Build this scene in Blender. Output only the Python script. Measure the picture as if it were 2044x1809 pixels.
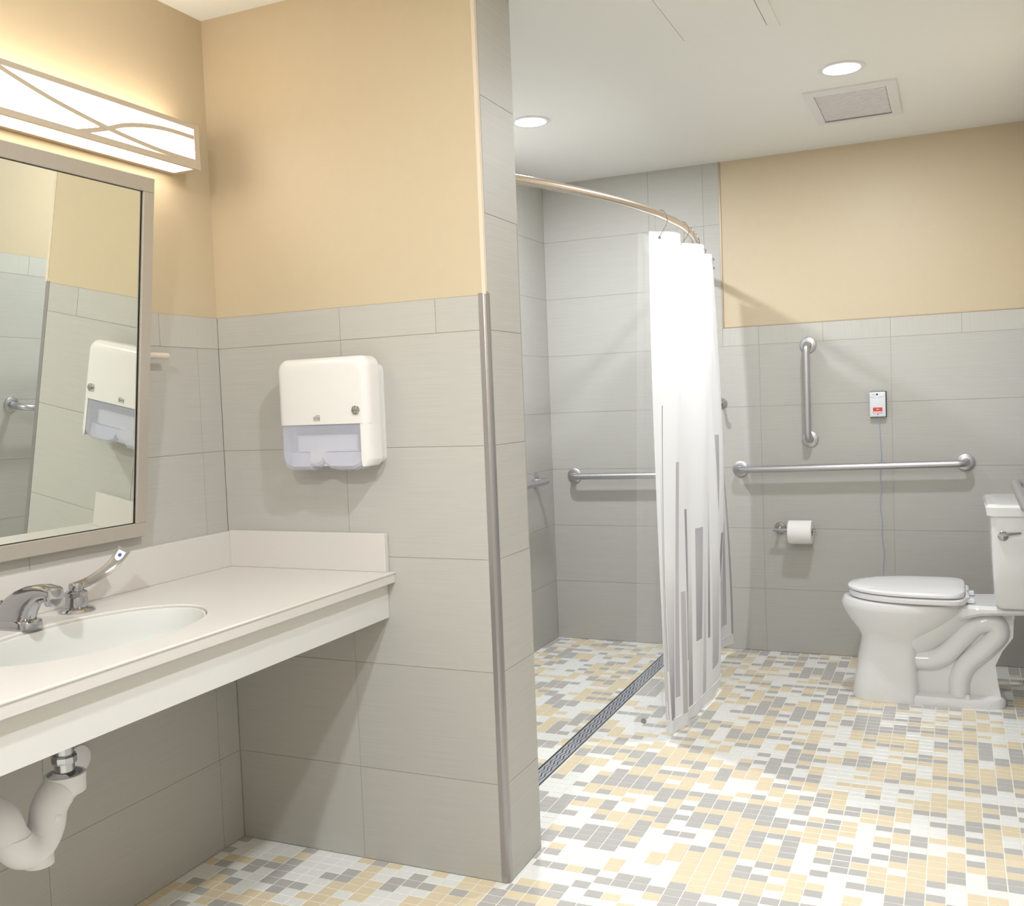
import bpy, bmesh, math, random
from mathutils import Vector, Matrix
random.seed(7)
S = bpy.context.scene
for o in list(bpy.data.objects): bpy.data.objects.remove(o, do_unlink=True)
COL = S.collection
PI = math.pi

# ------------------------------------------------------------------ camera
R_ = Vector((0.9118281, 0.4086957, -0.0392090))
F_ = Vector((-0.4102928, 0.9105654, -0.0503041))
U_ = Vector((0.0151433, 0.0619559, 0.9979640))
CAM = Vector((2.0154, -2.3561, 1.2995))
cd = bpy.data.cameras.new('camera'); cam = bpy.data.objects.new('camera', cd); COL.objects.link(cam)
m = Matrix.Identity(4)
for i in range(3):
    m[i][0] = R_[i]; m[i][1] = U_[i]; m[i][2] = -F_[i]; m[i][3] = CAM[i]
cam.matrix_world = m
cd.sensor_fit = 'HORIZONTAL'; cd.sensor_width = 36; cd.lens = 36 * 1966.3 / 2044
cd.clip_start = 0.02; cd.clip_end = 60
S.camera = cam

# ------------------------------------------------------------------ world, exposure
w = bpy.data.worlds.new('world'); S.world = w; w.use_nodes = True
w.node_tree.nodes['Background'].inputs[0].default_value = (0.9, 0.95, 1, 1)
w.node_tree.nodes['Background'].inputs[1].default_value = 0.3
S.view_settings.view_transform = 'Standard'; S.view_settings.look = 'None'
S.view_settings.gamma = 1; S.view_settings.use_curve_mapping = False
S.view_settings.exposure = 0.50
DOWNLIGHT_W = 15.5
VANITY_E = 5.6

W, T, D, H = 0.896, 0.227, 2.647, 2.464      # partition length / thickness, depth of the back wall, ceiling
XR = 2.318; YF = -3.3                        # right wall, wall behind the camera
P = 0.3065                                   # tile course
ZA, ZC, ST = 0.2705, 0.3176, 0.0925          # first course heights, border strip

# ------------------------------------------------------------------ helpers
def lin(c):
    return tuple((x/255/12.92 if x/255 <= .04045 else ((x/255+.055)/1.055)**2.4) for x in c) + (1,)
def newmat(name, rgb=(200,200,200), rough=.5, metal=0, spec=.5, coat=0, emis=None, estr=0, trans=0):
    mt = bpy.data.materials.new(name); mt.use_nodes = True
    b = mt.node_tree.nodes['Principled BSDF']
    b.inputs['Base Color'].default_value = lin(rgb); b.inputs['Roughness'].default_value = rough
    b.inputs['Metallic'].default_value = metal; b.inputs['Specular IOR Level'].default_value = spec
    b.inputs['Coat Weight'].default_value = coat
    if emis: b.inputs['Emission Color'].default_value = lin(emis); b.inputs['Emission Strength'].default_value = estr
    return mt
def grain(mt, scale, amount, bump=0.0, detail=3, rnd=0.0, bdist=.001):
    """noise on colour (+- amount) and bump; scale is a 3-vector on object coordinates"""
    nt = mt.node_tree; N = nt.nodes; L = nt.links; b = N['Principled BSDF']
    tc = N.new('ShaderNodeTexCoord'); mp = N.new('ShaderNodeMapping'); mp.inputs['Scale'].default_value = scale
    geo = N.new('ShaderNodeNewGeometry')
    L.new(geo.outputs['Position'], mp.inputs['Vector'])
    nz = N.new('ShaderNodeTexNoise'); nz.inputs['Scale'].default_value = 1; nz.inputs['Detail'].default_value = detail
    L.new(mp.outputs[0], nz.inputs['Vector'])
    mr = N.new('ShaderNodeMapRange'); mr.inputs[1].default_value = .25; mr.inputs[2].default_value = .75
    mr.inputs[3].default_value = 1-amount; mr.inputs[4].default_value = 1+amount
    L.new(nz.outputs['Fac'], mr.inputs[0])
    val = mr.outputs[0]
    if rnd:
        oi = N.new('ShaderNodeObjectInfo'); m2 = N.new('ShaderNodeMapRange')
        m2.inputs[3].default_value = 1-rnd; m2.inputs[4].default_value = 1+rnd
        L.new(oi.outputs['Random'], m2.inputs[0])
        mu = N.new('ShaderNodeMath'); mu.operation = 'MULTIPLY'
        L.new(val, mu.inputs[0]); L.new(m2.outputs[0], mu.inputs[1]); val = mu.outputs[0]
    vm = N.new('ShaderNodeVectorMath'); vm.operation = 'SCALE'
    vm.inputs[0].default_value = b.inputs['Base Color'].default_value[:3]
    L.new(val, vm.inputs['Scale']); L.new(vm.outputs[0], b.inputs['Base Color'])
    if bump:
        bp = N.new('ShaderNodeBump'); bp.inputs['Strength'].default_value = bump; bp.inputs['Distance'].default_value = bdist
        L.new(nz.outputs['Fac'], bp.inputs['Height']); L.new(bp.outputs[0], b.inputs['Normal'])
    return mt

M_TILE = grain(newmat('greige_tile', (185,183,177), .5), (5,5,330), .045, .12, 2, .012)
M_TILEV = grain(newmat('greige_border_tile', (190,188,180), .5), (190,190,4), .035, .12, 2, .012)
M_GROUT = newmat('wall_grout', (164,160,150), .9)
M_PAINT = grain(newmat('tan_wall_paint', (200,184,156), .45), (30,30,30), .012, .06, 4)
M_CEIL = grain(newmat('ceiling_paint', (234,234,230), .75), (25,25,25), .006, .05, 4)
M_FGROUT = newmat('floor_grout', (236,233,224), .85)
M_FW = grain(newmat('mosaic_white', (240,240,237), .22), (60,60,60), .02, 0, 2, .015)
M_FT = grain(newmat('mosaic_tan', (232,216,186), .24), (30,260,60), .03, 0, 2, .03)
M_FG = grain(newmat('mosaic_grey', (190,187,184), .24), (30,260,60), .03, 0, 2, .03)
M_STEEL = grain(newmat('brushed_steel', (196,196,200), .36, 1), (500,500,500), .05, .05, 1)
M_SATIN = newmat('satin_steel', (176,172,170), .28, 1)
M_CHROME = newmat('chrome', (184,184,188), .09, 1)
M_TRIM = newmat('steel_corner_trim', (168,165,166), .28, .75)
M_EDGE = newmat('paint_edge_trim', (176,158,136), .4, .6)
M_FRAME = grain(newmat('champagne_frame', (186,178,168), .38, .35), (300,300,300), .03, .03, 1)
M_LAMPF = newmat('lamp_frame', (205,192,175), .45, .2)
M_MIRROR = newmat('mirror_glass', (238,242,236), .0, 1)
M_MEDGE = newmat('mirror_edge', (40,38,36), .2, .5)
M_QUARTZ = grain(newmat('cream_counter', (213,208,203), .28), (160,160,160), .012, 0, 4)
M_APRON = newmat('counter_apron', (214,213,209), .35)
M_PORC = newmat('white_porcelain', (236,236,236), .07, coat=.4)
M_BASIN = newmat('basin_porcelain', (214,214,210), .12)
M_SEAT = newmat('white_seat_plastic', (240,240,242), .16)
M_DISP = newmat('dispenser_white', (228,225,222), .16, coat=.3)
M_DISPB = newmat('dispenser_back', (226,224,222), .3)
M_PVC = newmat('white_trap_cover', (234,233,236), .5)
M_PAPER = grain(newmat('tissue_paper', (244,243,240), .95, spec=.1), (200,200,200), .01, .1, 2)
M_CARD = newmat('cardboard_core', (176,120,86), .9)
M_WHITEP = newmat('white_plastic', (228,231,238), .35)
M_VENT = newmat('vent_plastic', (226,224,226), .5)
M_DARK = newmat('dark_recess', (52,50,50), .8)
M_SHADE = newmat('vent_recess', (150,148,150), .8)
M_RED = newmat('red_button', (226,70,52), .4)
M_CORD = newmat('blue_cord', (150,172,214), .5)
M_BLUE = newmat('blue_dot', (40,66,150), .4)
M_NAVY = newmat('sticker_outline', (110,116,140), .4)
M_GREYP = newmat('grey_print', (150,146,144), .5)
M_GRATE = newmat('grate_steel', (178,180,190), .4, .3)
M_DIFF = newmat('lamp_diffuser', (255,250,238), .6, emis=(255,242,224), estr=VANITY_E)
M_LENS = newmat('downlight_lens', (255,255,255), .5, emis=(246,250,255), estr=14)
M_LED = newmat('violet_led', (190,170,255), .4, emis=(170,150,255), estr=1.5)

def mixshader(name, c1, fac, rough=.2):
    mt = bpy.data.materials.new(name); mt.use_nodes = True
    nt = mt.node_tree; N = nt.nodes; L = nt.links; b = N['Principled BSDF']
    b.inputs['Base Color'].default_value = lin(c1); b.inputs['Roughness'].default_value = rough
    tr = N.new('ShaderNodeBsdfTransparent'); mx = N.new('ShaderNodeMixShader'); mx.inputs[0].default_value = fac
    L.new(tr.outputs[0], mx.inputs[1]); L.new(b.outputs[0], mx.inputs[2])
    L.new(mx.outputs[0], N['Material Output'].inputs[0]); return mt
M_LINER = mixshader('clear_vinyl', (235,238,240), .12, .12)
M_SMOKE = mixshader('smoky_clear_plastic', (214,216,232), .5, .15)

def add_box(bm, x0, x1, y0, y1, z0, z1, mi=0):
    v = [bm.verts.new(p) for p in ((x0,y0,z0),(x1,y0,z0),(x1,y1,z0),(x0,y1,z0),(x0,y0,z1),(x1,y0,z1),(x1,y1,z1),(x0,y1,z1))]
    for f in ((0,3,2,1),(4,5,6,7),(0,1,5,4),(1,2,6,5),(2,3,7,6),(3,0,4,7)):
        bm.faces.new([v[i] for i in f]).material_index = mi
    return v
def box(*a, bev=0, seg=2):
    bm = bmesh.new(); add_box(bm, *a)
    if bev: bmesh.ops.bevel(bm, geom=bm.edges[:], offset=bev, segments=seg, profile=.5, affect='EDGES')
    return bm
def frames(pts):
    pts = [Vector(p) for p in pts]; n = len(pts); out = []; up = None
    for i in range(n):
        t = (pts[min(i+1,n-1)] - pts[max(i-1,0)]).normalized()
        if up is None:
            a = Vector((0,0,1)) if abs(t.z) < .9 else Vector((1,0,0))
            up = (a - t*a.dot(t)).normalized()
        else: up = (up - t*up.dot(t)).normalized()
        out.append((pts[i], t, up, t.cross(up)))
    return out
def add_tube(bm, pts, r, seg=14, cap=True):
    rs = r if isinstance(r, (list, tuple)) else [r]*len(pts)
    prev = None; rings = []
    for (p,t,u,s), rr in zip(frames(pts), rs):
        rings.append([bm.verts.new(p + (u*math.cos(2*PI*k/seg) + s*math.sin(2*PI*k/seg))*rr) for k in range(seg)])
    for a, b in zip(rings, rings[1:]):
        for k in range(seg): bm.faces.new((a[k], a[(k+1)%seg], b[(k+1)%seg], b[k]))
    if cap: bm.faces.new(rings[0][::-1]); bm.faces.new(rings[-1])
    return bm
def tube(pts, r, seg=14): return add_tube(bmesh.new(), pts, r, seg)
def add_loft(bm, rings, cap=True):
    vs = [[bm.verts.new(p) for p in r] for r in rings]; n = len(vs[0])
    for a, b in zip(vs, vs[1:]):
        for k in range(n): bm.faces.new((a[k], a[(k+1)%n], b[(k+1)%n], b[k]))
    if cap: bm.faces.new(vs[0][::-1]); bm.faces.new(vs[-1])
    return bm
def add_lathe(bm, prof, origin, axis='Z', seg=32, cap=True):
    """prof = [(radius, distance along axis)]"""
    o = Vector(origin); ax = {'X':(Vector((1,0,0)),Vector((0,1,0)),Vector((0,0,1))),'Y':(Vector((0,1,0)),Vector((0,0,1)),Vector((1,0,0))),'Z':(Vector((0,0,1)),Vector((1,0,0)),Vector((0,1,0)))}[axis]
    return add_loft(bm, [[o + ax[0]*h + (ax[1]*math.cos(2*PI*k/seg) + ax[2]*math.sin(2*PI*k/seg))*max(r,1e-5) for k in range(seg)] for r, h in prof], cap)
def lathe(*a, **k): return add_lathe(bmesh.new(), *a, **k)
def arc(pts, n=6, rad=.04):
    """round the corners of a polyline"""
    pts = [Vector(p) for p in pts]; out = [pts[0]]
    for a, b, c in zip(pts, pts[1:], pts[2:]):
        r = min(rad, (a-b).length*.49, (c-b).length*.49)
        p = b + (a-b).normalized()*r; q = b + (c-b).normalized()*r
        for i in range(n+1):
            t = i/n; out.append(p*(1-t)**2 + b*2*t*(1-t) + q*t*t)
    out.append(pts[-1]); return out
def catmull(pts, n=8):
    pts = [Vector(p) for p in pts]; e = [pts[0]*2-pts[1]] + pts + [pts[-1]*2-pts[-2]]; out = []
    for i in range(1, len(e)-2):
        p0,p1,p2,p3 = e[i-1:i+3]
        for k in range(n):
            t = k/n; out.append(.5*((2*p1)+(p2-p0)*t+(2*p0-5*p1+4*p2-p3)*t*t+(3*p1-p0-3*p2+p3)*t**3))
    out.append(pts[-1]); return out

def obj(name, bm, mats, parent=None, smooth=False, loc=None, local=False, norm=True):
    """links a bmesh as one object; geometry is given in world space (local=True: in the parent's space)"""
    if norm: bmesh.ops.recalc_face_normals(bm, faces=bm.faces[:])
    base = Vector(loc) if loc is not None else Vector((0,0,0))
    if parent is not None and not local: base = Vector(parent.location)
    if not local or loc is not None:
        bmesh.ops.translate(bm, verts=bm.verts[:], vec=-base)
    me = bpy.data.meshes.new(name); bm.to_mesh(me); bm.free()
    for mt in (mats if isinstance(mats, (list, tuple)) else [mats]): me.materials.append(mt)
    if smooth:
        for p in me.polygons: p.use_smooth = True
        me.set_sharp_from_angle(angle=math.radians(40))
    o = bpy.data.objects.new(name, me); COL.objects.link(o)
    if parent is not None: o.parent = parent
    elif loc is not None: o.location = base
    return o
def sub(name, bm, mats, part, smooth=False, local=False):
    """sub-part: geometry in world space, parent is a part whose own location is 0 in its thing"""
    base = Vector((0,0,0)) if local else Vector(part.location) + (Vector(part.parent.location) if part.parent else Vector((0,0,0)))
    bmesh.ops.recalc_face_normals(bm, faces=bm.faces[:])
    bmesh.ops.translate(bm, verts=bm.verts[:], vec=-base)
    me = bpy.data.meshes.new(name); bm.to_mesh(me); bm.free()
    for mt in (mats if isinstance(mats, (list, tuple)) else [mats]): me.materials.append(mt)
    if smooth:
        for p in me.polygons: p.use_smooth = True
        me.set_sharp_from_angle(angle=math.radians(40))
    o = bpy.data.objects.new(name, me); COL.objects.link(o); o.parent = part; return o
def thing(name, label, cat, loc=(0,0,0), group=None):
    o = bpy.data.objects.new(name, None); COL.objects.link(o); o.location = loc; o.empty_display_size = .05
    o['label'] = label; o['category'] = cat
    if group: o['group'] = group
    return o
def tag(o, label, cat, group=None):
    o['label'] = label; o['category'] = cat
    if group: o['group'] = group
    return o
def struct(name, bm, mats, label=None):
    o = obj(name, bm, mats); o['kind'] = 'structure'
    if label: o['label'] = label
    return o
def text_bm(txt, size, thick=.0003):
    cu = bpy.data.curves.new('t', 'FONT'); cu.body = txt; cu.size = size; cu.align_x = 'CENTER'; cu.align_y = 'CENTER'; cu.extrude = thick
    to = bpy.data.objects.new('t', cu); COL.objects.link(to)
    dg = bpy.context.evaluated_depsgraph_get(); me = bpy.data.meshes.new_from_object(to.evaluated_get(dg))
    bm = bmesh.new(); bm.from_mesh(me); bpy.data.objects.remove(to, do_unlink=True); bpy.data.meshes.remove(me)
    return bm
def text_on_y(txt, size, x, y, z):
    """lettering that faces -Y"""
    bm = text_bm(txt, size)
    bmesh.ops.transform(bm, matrix=Matrix.Translation((x, y, z)) @ Matrix.Rotation(PI/2, 4, 'X'), verts=bm.verts[:])
    return bm

# ------------------------------------------------------------------ room shell
G = .0007          # half joint
SET = .007         # tile thickness
def body(name, b, mat, label=None):
    return struct(name, box(*b), mat, label)
wl = body('wall_left', (-.14, -SET, YF, D+.14, -.05, H+.0), M_PAINT)
wb = body('wall_back', (-SET, XR+.14, D+SET, D+.14, -.05, H), M_PAINT)
wr = body('wall_right', (XR+SET, XR+.14, YF, D+SET, -.05, H), M_PAINT)
wf = body('wall_front', (-SET, XR+SET, YF-.12, YF, -.05, H), M_PAINT)
wp = body('wall_partition', (-.003, W-SET, SET, T-SET, -.02, H), M_PAINT)
ce = body('ceiling', (-.14, XR+.14, YF-.12, D+.14, H, H+.1), M_CEIL)
fl = body('floor', (-.14, XR+.14, YF-.12, D+.14, -.1, -.0012), M_FGROUT)

_meshes = {}
def tile(parent, axis, face, sgn, u0, u1, z0, z1, mat=M_TILE):
    """one wall tile; axis 'X' = wall plane X=face with u along Y, axis 'Y' = plane Y=face with u along X; sgn = side the room is on"""
    u0 += G; u1 -= G; z0 += G; z1 -= G
    if u1-u0 < .004 or z1-z0 < .004: return
    a, b, c = u1-u0, z1-z0, SET
    key = (axis, round(a,4), round(b,4), mat.name)
    if key not in _meshes:
        bm = bmesh.new()
        if axis == 'X': add_box(bm, -c/2, c/2, -a/2, a/2, -b/2, b/2)
        else: add_box(bm, -a/2, a/2, -c/2, c/2, -b/2, b/2)
        es = [e for e in bm.edges]
        bmesh.ops.recalc_face_normals(bm, faces=bm.faces[:])
        me = bpy.data.meshes.new('tile'); bm.to_mesh(me); bm.free(); me.materials.append(mat); _meshes[key] = me
    o = bpy.data.objects.new('tile', _meshes[key]); COL.objects.link(o); o.parent = parent
    um, zm = (u0+u1)/2, (z0+z1)/2; off = face - sgn*c/2 + sgn*random.uniform(-.0002,.0002)
    o.location = (off, um, zm) if axis == 'X' else (um, off, zm)
def bed(parent, axis, face, sgn, u0, u1, z0, z1):
    """mortar bed just behind the tile faces"""
    a, b = face - sgn*.0012, face - sgn*(SET-.0002)
    lo, hi = min(a,b), max(a,b)
    bm = box(lo, hi, u0, u1, z0, z1) if axis == 'X' else box(u0, u1, lo, hi, z0, z1)
    obj('grout_bed', bm, M_GROUT, parent)
def rows(z0, top):
    r = [0, z0]
    while r[-1]+P < top-.01: r.append(r[-1]+P)
    r.append(top); return r
def grid(parent, axis, face, sgn, us, zs, mat=M_TILE):
    for a, b in zip(us, us[1:]):
        for c, d in zip(zs, zs[1:]): tile(parent, axis, face, sgn, a, b, c, d, mat)
def cuts(a, b, first, step):
    out = [a]; x = first
    while x-step > a+.02: x -= step
    while x < b-.02:
        if x > a+.02: out.append(x)
        x += step
    out.append(b); return out
zrA = [0] + [ZA+k*P for k in range(5)]; zsA = [zrA[-1], zrA[-1]+ST]
zrC = [0] + [ZC+k*P for k in range(5)]; zsC = [zrC[-1], zrC[-1]+ST]
# left wall by the vanity, then inside the shower
bed(wl,'X',0,1,YF,0,0,zsA[1]); grid(wl,'X',0,1,cuts(YF,0,-.705,.613),zrA); grid(wl,'X',0,1,cuts(YF,0,-.239,.3065),zsA,M_TILEV)
bed(wl,'X',0,1,T,D,0,H); grid(wl,'X',0,1,cuts(T,D,D-.613*1.0,.613),rows(ZC,H))
# partition, vanity side, end and shower side
bed(wp,'Y',0,-1,0,W-.012,0,zsA[1]); grid(wp,'Y',0,-1,[0,.436,W-.013],zrA); grid(wp,'Y',0,-1,[0,.436,.743,W-.013],zsA)
bed(wp,'X',W,1,.012,T,0,H); grid(wp,'X',W,1,[.014,T],rows(ZA,H))
bed(wp,'Y',T,1,0,W,0,H); grid(wp,'Y',T,1,[0,.283,W],rows(ZC,H))
# back wall: shower part full height, rest wainscot
XP = .9533
bed(wb,'Y',D,-1,0,XR,0,zsC[1]); bed(wb,'Y',D,-1,0,XP,zsC[1],H)
grid(wb,'Y',D,-1,[0,.588,1.132,1.745,XR],zrC)
grid(wb,'Y',D,-1,[XP,1.132,1.4385,1.745,2.0515,XR],zsC,M_TILEV)
zup = [zrC[-1]] + [z for z in rows(ZC,H) if z > zrC[-1]+.01]
grid(wb,'Y',D,-1,[0,.588,.872,XP],zup)
# right wall wainscot
bed(wr,'X',XR,-1,YF,D,0,zsC[1]); grid(wr,'X',XR,-1,cuts(YF,D,D-.613,.613),zrC); grid(wr,'X',XR,-1,cuts(YF,D,D,.3065),zsC,M_TILEV)
# front wall wainscot
bed(wf,'Y',YF,1,0,XR,0,zsA[1]); grid(wf,'Y',YF,1,cuts(0,XR,.6,.613),zrA); grid(wf,'Y',YF,1,cuts(0,XR,.6,.3065),zsA,M_TILEV)

# paint build-up so the paint is nearly flush with the tiles
obj('plaster_face', box(-SET, W-.004, .0006, SET, zsA[1], H), M_PAINT, wp)
obj('plaster_corner', box(W-.012, W-.0005, -.0008, .0135, zsA[1], H, bev=.0015), newmat('corner_bead_paint',(222,206,186),.6), wp)
obj('plaster_face', box(-SET, -.0006, YF, SET, zsA[1], H), M_PAINT, wl)
obj('plaster_face', box(XP+.006, XR, D+.002, D+SET, zsC[1], H), M_PAINT, wb)
# metal edges
t1 = struct('trim_1', box(XP, XP+.008, D-.003, D+.003, zsC[1], H), M_EDGE)
t2 = struct('trim_2', box(XP, XR, D-.002, D+.003, zsC[1]-.0005, zsC[1]+.0035), M_EDGE)
bm = lathe([(.0115, 0), (.0115, zsA[1]+.004), (.0105, zsA[1]+.009), (.004, zsA[1]+.012)], (W-.0105, .0105, 0), seg=20)
add_box(bm, W-.022, W-.010, -.0010, .003, 0, zsA[1]+.004)
add_box(bm, W-.003, W+.0010, .010, .022, 0, zsA[1]+.004)
t3 = struct('trim_3', bm, M_TRIM)
for p in t3.data.polygons: p.use_smooth = True
t3.data.set_sharp_from_angle(angle=math.radians(35))

# ------------------------------------------------------------------ floor mosaic
DX0, DX1, DY0, DY1 = .648, .712, T+.004, D-.004       # linear drain
PX, PY = .0485, .0385
def fproj(x, y):
    d = Vector((x, y, 0)) - CAM; z = d.dot(F_)
    if z < .2: return None
    return 1022+1966.3*d.dot(R_)/z, 904-1966.3*d.dot(U_)/z, z
cells = []
ny0, ny1 = int((-1.75)/PY)-1, int(D/PY)+1
hist = {}
for j in range(ny0, ny1+1):
    for i in range(0, int(XR/PX)+1):
        x0, x1, y0, y1 = i*PX-.012, (i+1)*PX-.012, j*PY+.006, (j+1)*PY+.006
        x0 = max(x0, 0); x1 = min(x1, XR); y1 = min(y1, D)
        if x1-x0 < .008 or y1-y0 < .008: continue
        # cut round the partition
        if x0 < W and y1 > 0 and y0 < T:
            if x1 <= W+.006:
                if y0 < 0 and y1-y0 > 0 and -y0 > .006: y1 = 0
                elif y1 > T+.006: y0 = T
                else: continue
            else:
                x0 = W
        # cut round the drain
        if x0 < DX1 and x1 > DX0 and y1 > DY0:
            if x0 < DX0-.006: x1 = DX0
            elif x1 > DX1+.006: x0 = DX1
            else: continue
        # the mosaic comes in loose clusters of one tone
        pr = hist.get((i-1,j)); pu = hist.get((i,j-1)); r = random.random()
        if r < .2 and pr is not None: c = pr
        elif r < .36 and pu is not None: c = pu
        else: c = random.choices((0,1,2), (.36,.33,.31))[0]
        hist[(i,j)] = c
        q = fproj((x0+x1)/2, (y0+y1)/2)
        vis = q is not None and -30 < q[0] < 2074 and -30 < q[1] < 1840
        occl = x0 < W and y0 > T and q is not None and q[0] < 1060
        cells.append((((x1-x0)*(y1-y0)/q[2]**3 if (vis and not occl) else 0), x0+.001, x1-.001, y0+.001, y1-.001, c))
cells.sort(key=lambda t: -t[0])
FM = [M_FW, M_FT, M_FG]; fm = {}
def tile_geo(bm, x0, x1, y0, y1, z, mi, b=.0012):
    v0 = [bm.verts.new(p) for p in ((x0,y0,-.002),(x1,y0,-.002),(x1,y1,-.002),(x0,y1,-.002))]
    v1 = [bm.verts.new(p) for p in ((x0+b,y0+b,z),(x1-b,y0+b,z),(x1-b,y1-b,z),(x0+b,y1-b,z))]
    bm.faces.new(v1).material_index = mi
    for k in range(4): bm.faces.new((v0[k], v0[(k+1)%4], v1[(k+1)%4], v1[k])).material_index = mi
for a, x0, x1, y0, y1, c in cells[:300]:
    key = (round(x1-x0,4), round(y1-y0,4), c)
    if key not in fm:
        bm = bmesh.new(); hx, hy = (x1-x0)/2, (y1-y0)/2; tile_geo(bm, -hx, hx, -hy, hy, 0, 0)
        bm.faces.new([v for v in sorted(bm.verts, key=lambda v: v.co.z)[:4]][::1]) if False else None
        me = bpy.data.meshes.new('mosaic_tile'); bm.to_mesh(me); bm.free(); me.materials.append(FM[c]); fm[key] = me
    o = bpy.data.objects.new('mosaic_tile', fm[key]); COL.objects.link(o); o.parent = fl
    o.location = ((x0+x1)/2, (y0+y1)/2, random.uniform(-.00015,.00015))
bm = bmesh.new()
for a, x0, x1, y0, y1, c in cells[300:]: tile_geo(bm, x0, x1, y0, y1, random.uniform(-.00015,.00015), c)
o = obj('mosaic_tile_field', bm, FM, fl, norm=False); o['kind'] = 'stuff'

# ------------------------------------------------------------------ ceiling lights
def downlight(x, y, label, power=1.0):
    t = thing('recessed_downlight', label, 'ceiling light', (x, y, H), 'round recessed ceiling downlights')
    obj('trim_ring', lathe([(.062,-.001),(.066,-.005),(.080,-.004),(.082,0),(.082,.004),(.062,.004)], (x,y,H), cap=False), M_VENT, t, smooth=True)
    obj('lens', lathe([(.0625,-.0012),(.0625,-.0032),(.02,-.0042)], (x,y,H)), M_LENS, t)
    ld = bpy.data.lights.new('downlight_lamp', 'AREA'); ld.shape = 'DISK'; ld.size = .11; ld.energy = DOWNLIGHT_W*power
    ld.color = (.92, .96, 1.0)
    lo = bpy.data.objects.new('lamp', ld); COL.objects.link(lo); lo.parent = t; lo.location = (0,0,-.008)
    return t
downlight(.430, 1.480, 'round downlight in the ceiling over the shower, half cut by the partition edge', 1.2)
downlight(1.662, 1.461, 'round downlight in the ceiling right beside the air vent', .80)
downlight(1.68, -.95, 'round downlight in the ceiling in front of the partition wall', 1.15)
downlight(1.30, -2.5, 'added fill light in the ceiling near the entrance wall, built as a downlight', 2.0)  # added out of view behind the camera to fill the shadows under the counter

# vent
VX0, VX1, VY0, VY1 = 1.492, 1.833, 1.690, 2.205
t = thing('ceiling_vent', 'rectangular white exhaust vent grille with fine slats in the ceiling', 'vent', ((VX0+VX1)/2,(VY0+VY1)/2,H))
bm = bmesh.new(); gx0, gx1, gy0, gy1 = 1.527, 1.794, 1.750, 2.150
for b in ((VX0,VX1,VY0,gy0),(VX0,VX1,gy1,VY1),(VX0,gx0,gy0,gy1),(gx1,VX1,gy0,gy1)): add_box(bm, *b, H-.007, H)
obj('vent_frame', bm, M_VENT, t)
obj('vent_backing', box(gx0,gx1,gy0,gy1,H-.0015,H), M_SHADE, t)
n = 19; st = (gy1-gy0)/n
for k in range(n):
    y = gy0+k*st
    bm = bmesh.new(); add_box(bm, gx0+.002, gx1-.002, y+.002, y+st*.80, H-.006, H-.003)
    obj('slat', bm, M_VENT, t)
obj('lip', box(gx0-.001, gx1+.001, gy1-.003, gy1+.002, H-.011, H-.006), M_SHADE, t)
# access panel
AX0, AX1, AY0, AY1 = 1.226, 1.494, .42, .895
t = thing('access_panel', 'flush square access panel with thin dark seams in the ceiling', 'panel', ((AX0+AX1)/2,(AY0+AY1)/2,H))
bm = bmesh.new()
for b in ((AX0-.03,AX1+.035,AY0-.03,AY0),(AX0-.03,AX1+.035,AY1,AY1+.03),(AX0-.03,AX0,AY0,AY1),(AX1,AX1+.035,AY0,AY1)): add_box(bm, *b, H-.0025, H)
obj('panel_frame', bm, M_CEIL, t)
obj('seam', box(AX0,AX1,AY0,AY1,H-.0006,H), M_SHADE, t)
obj('panel_door', box(AX0+.002,AX1-.002,AY0+.002,AY1-.002,H-.003,H-.0008), M_CEIL, t)

# ------------------------------------------------------------------ vanity light
LX, LZ0, LZ1, LY1, LYC = .100, 1.985, 2.108, -.150, -.83
LY0 = 2*LYC-LY1
t = thing('vanity_light', 'long boxed vanity light with curved lattice front over the mirror', 'wall light', (0, LYC, 2.0))
bm = bmesh.new()
add_box(bm, LX-.010, LX, LY0, LY1, LZ1-.014, LZ1); add_box(bm, LX-.010, LX, LY0, LY1, LZ0, LZ0+.015)
add_box(bm, LX-.010, LX, LY1-.020, LY1, LZ0+.015, LZ1-.014); add_box(bm, LX-.010, LX, LY0, LY0+.020, LZ0+.015, LZ1-.014)
obj('front_frame', bm, M_LAMPF, t)
obj('end_plate', box(.0, LX-.010, LY1-.004, LY1, LZ0, LZ1), M_LAMPF, t)
obj('end_plate', box(.0, LX-.010, LY0, LY0+.004, LZ0, LZ1), M_LAMPF, t)
bm = bmesh.new(); add_box(bm, 0, .020, LY0+.004, LY1-.004, LZ0+.0, LZ0+.012); add_box(bm, 0, .012, LY0+.004, LY1-.004, LZ0+.012, LZ1-.02)
obj('back_plate', bm, M_LAMPF, t)
obj('bottom_divider', box(.046, .0485, LY0+.02, LY1-.02, LZ0, LZ0+.003), M_LAMPF, t)
obj('bottom_end', box(.020, LX-.010, LY1-.020, LY1-.004, LZ0, LZ0+.003), M_LAMPF, t)
obj('bottom_end', box(.020, LX-.010, LY0+.004, LY0+.020, LZ0, LZ0+.003), M_LAMPF, t)
def strip(pts, wd=.0115, dx=0):
    pts = catmull([Vector((0,y,z)) for y, z in pts], 8); bm = bmesh.new(); rg = []
    for i, p in enumerate(pts):
        tt = (pts[min(i+1,len(pts)-1)]-pts[max(i-1,0)]).normalized(); nn = Vector((0,-tt.z,tt.y))*wd/2
        rg.append([Vector((x, q.y, q.z)) for x, q in ((LX-.007,p+nn),(LX-.001-dx,p+nn),(LX-.001-dx,p-nn),(LX-.007,p-nn))])
    return add_loft(bm, rg)
c1 = [(-.80,2.098),(-.779,2.088),(-.673,2.060),(-.584,2.042),(-.477,2.025),(-.367,2.013),(-.272,2.007),(-.165,2.006)]
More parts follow.
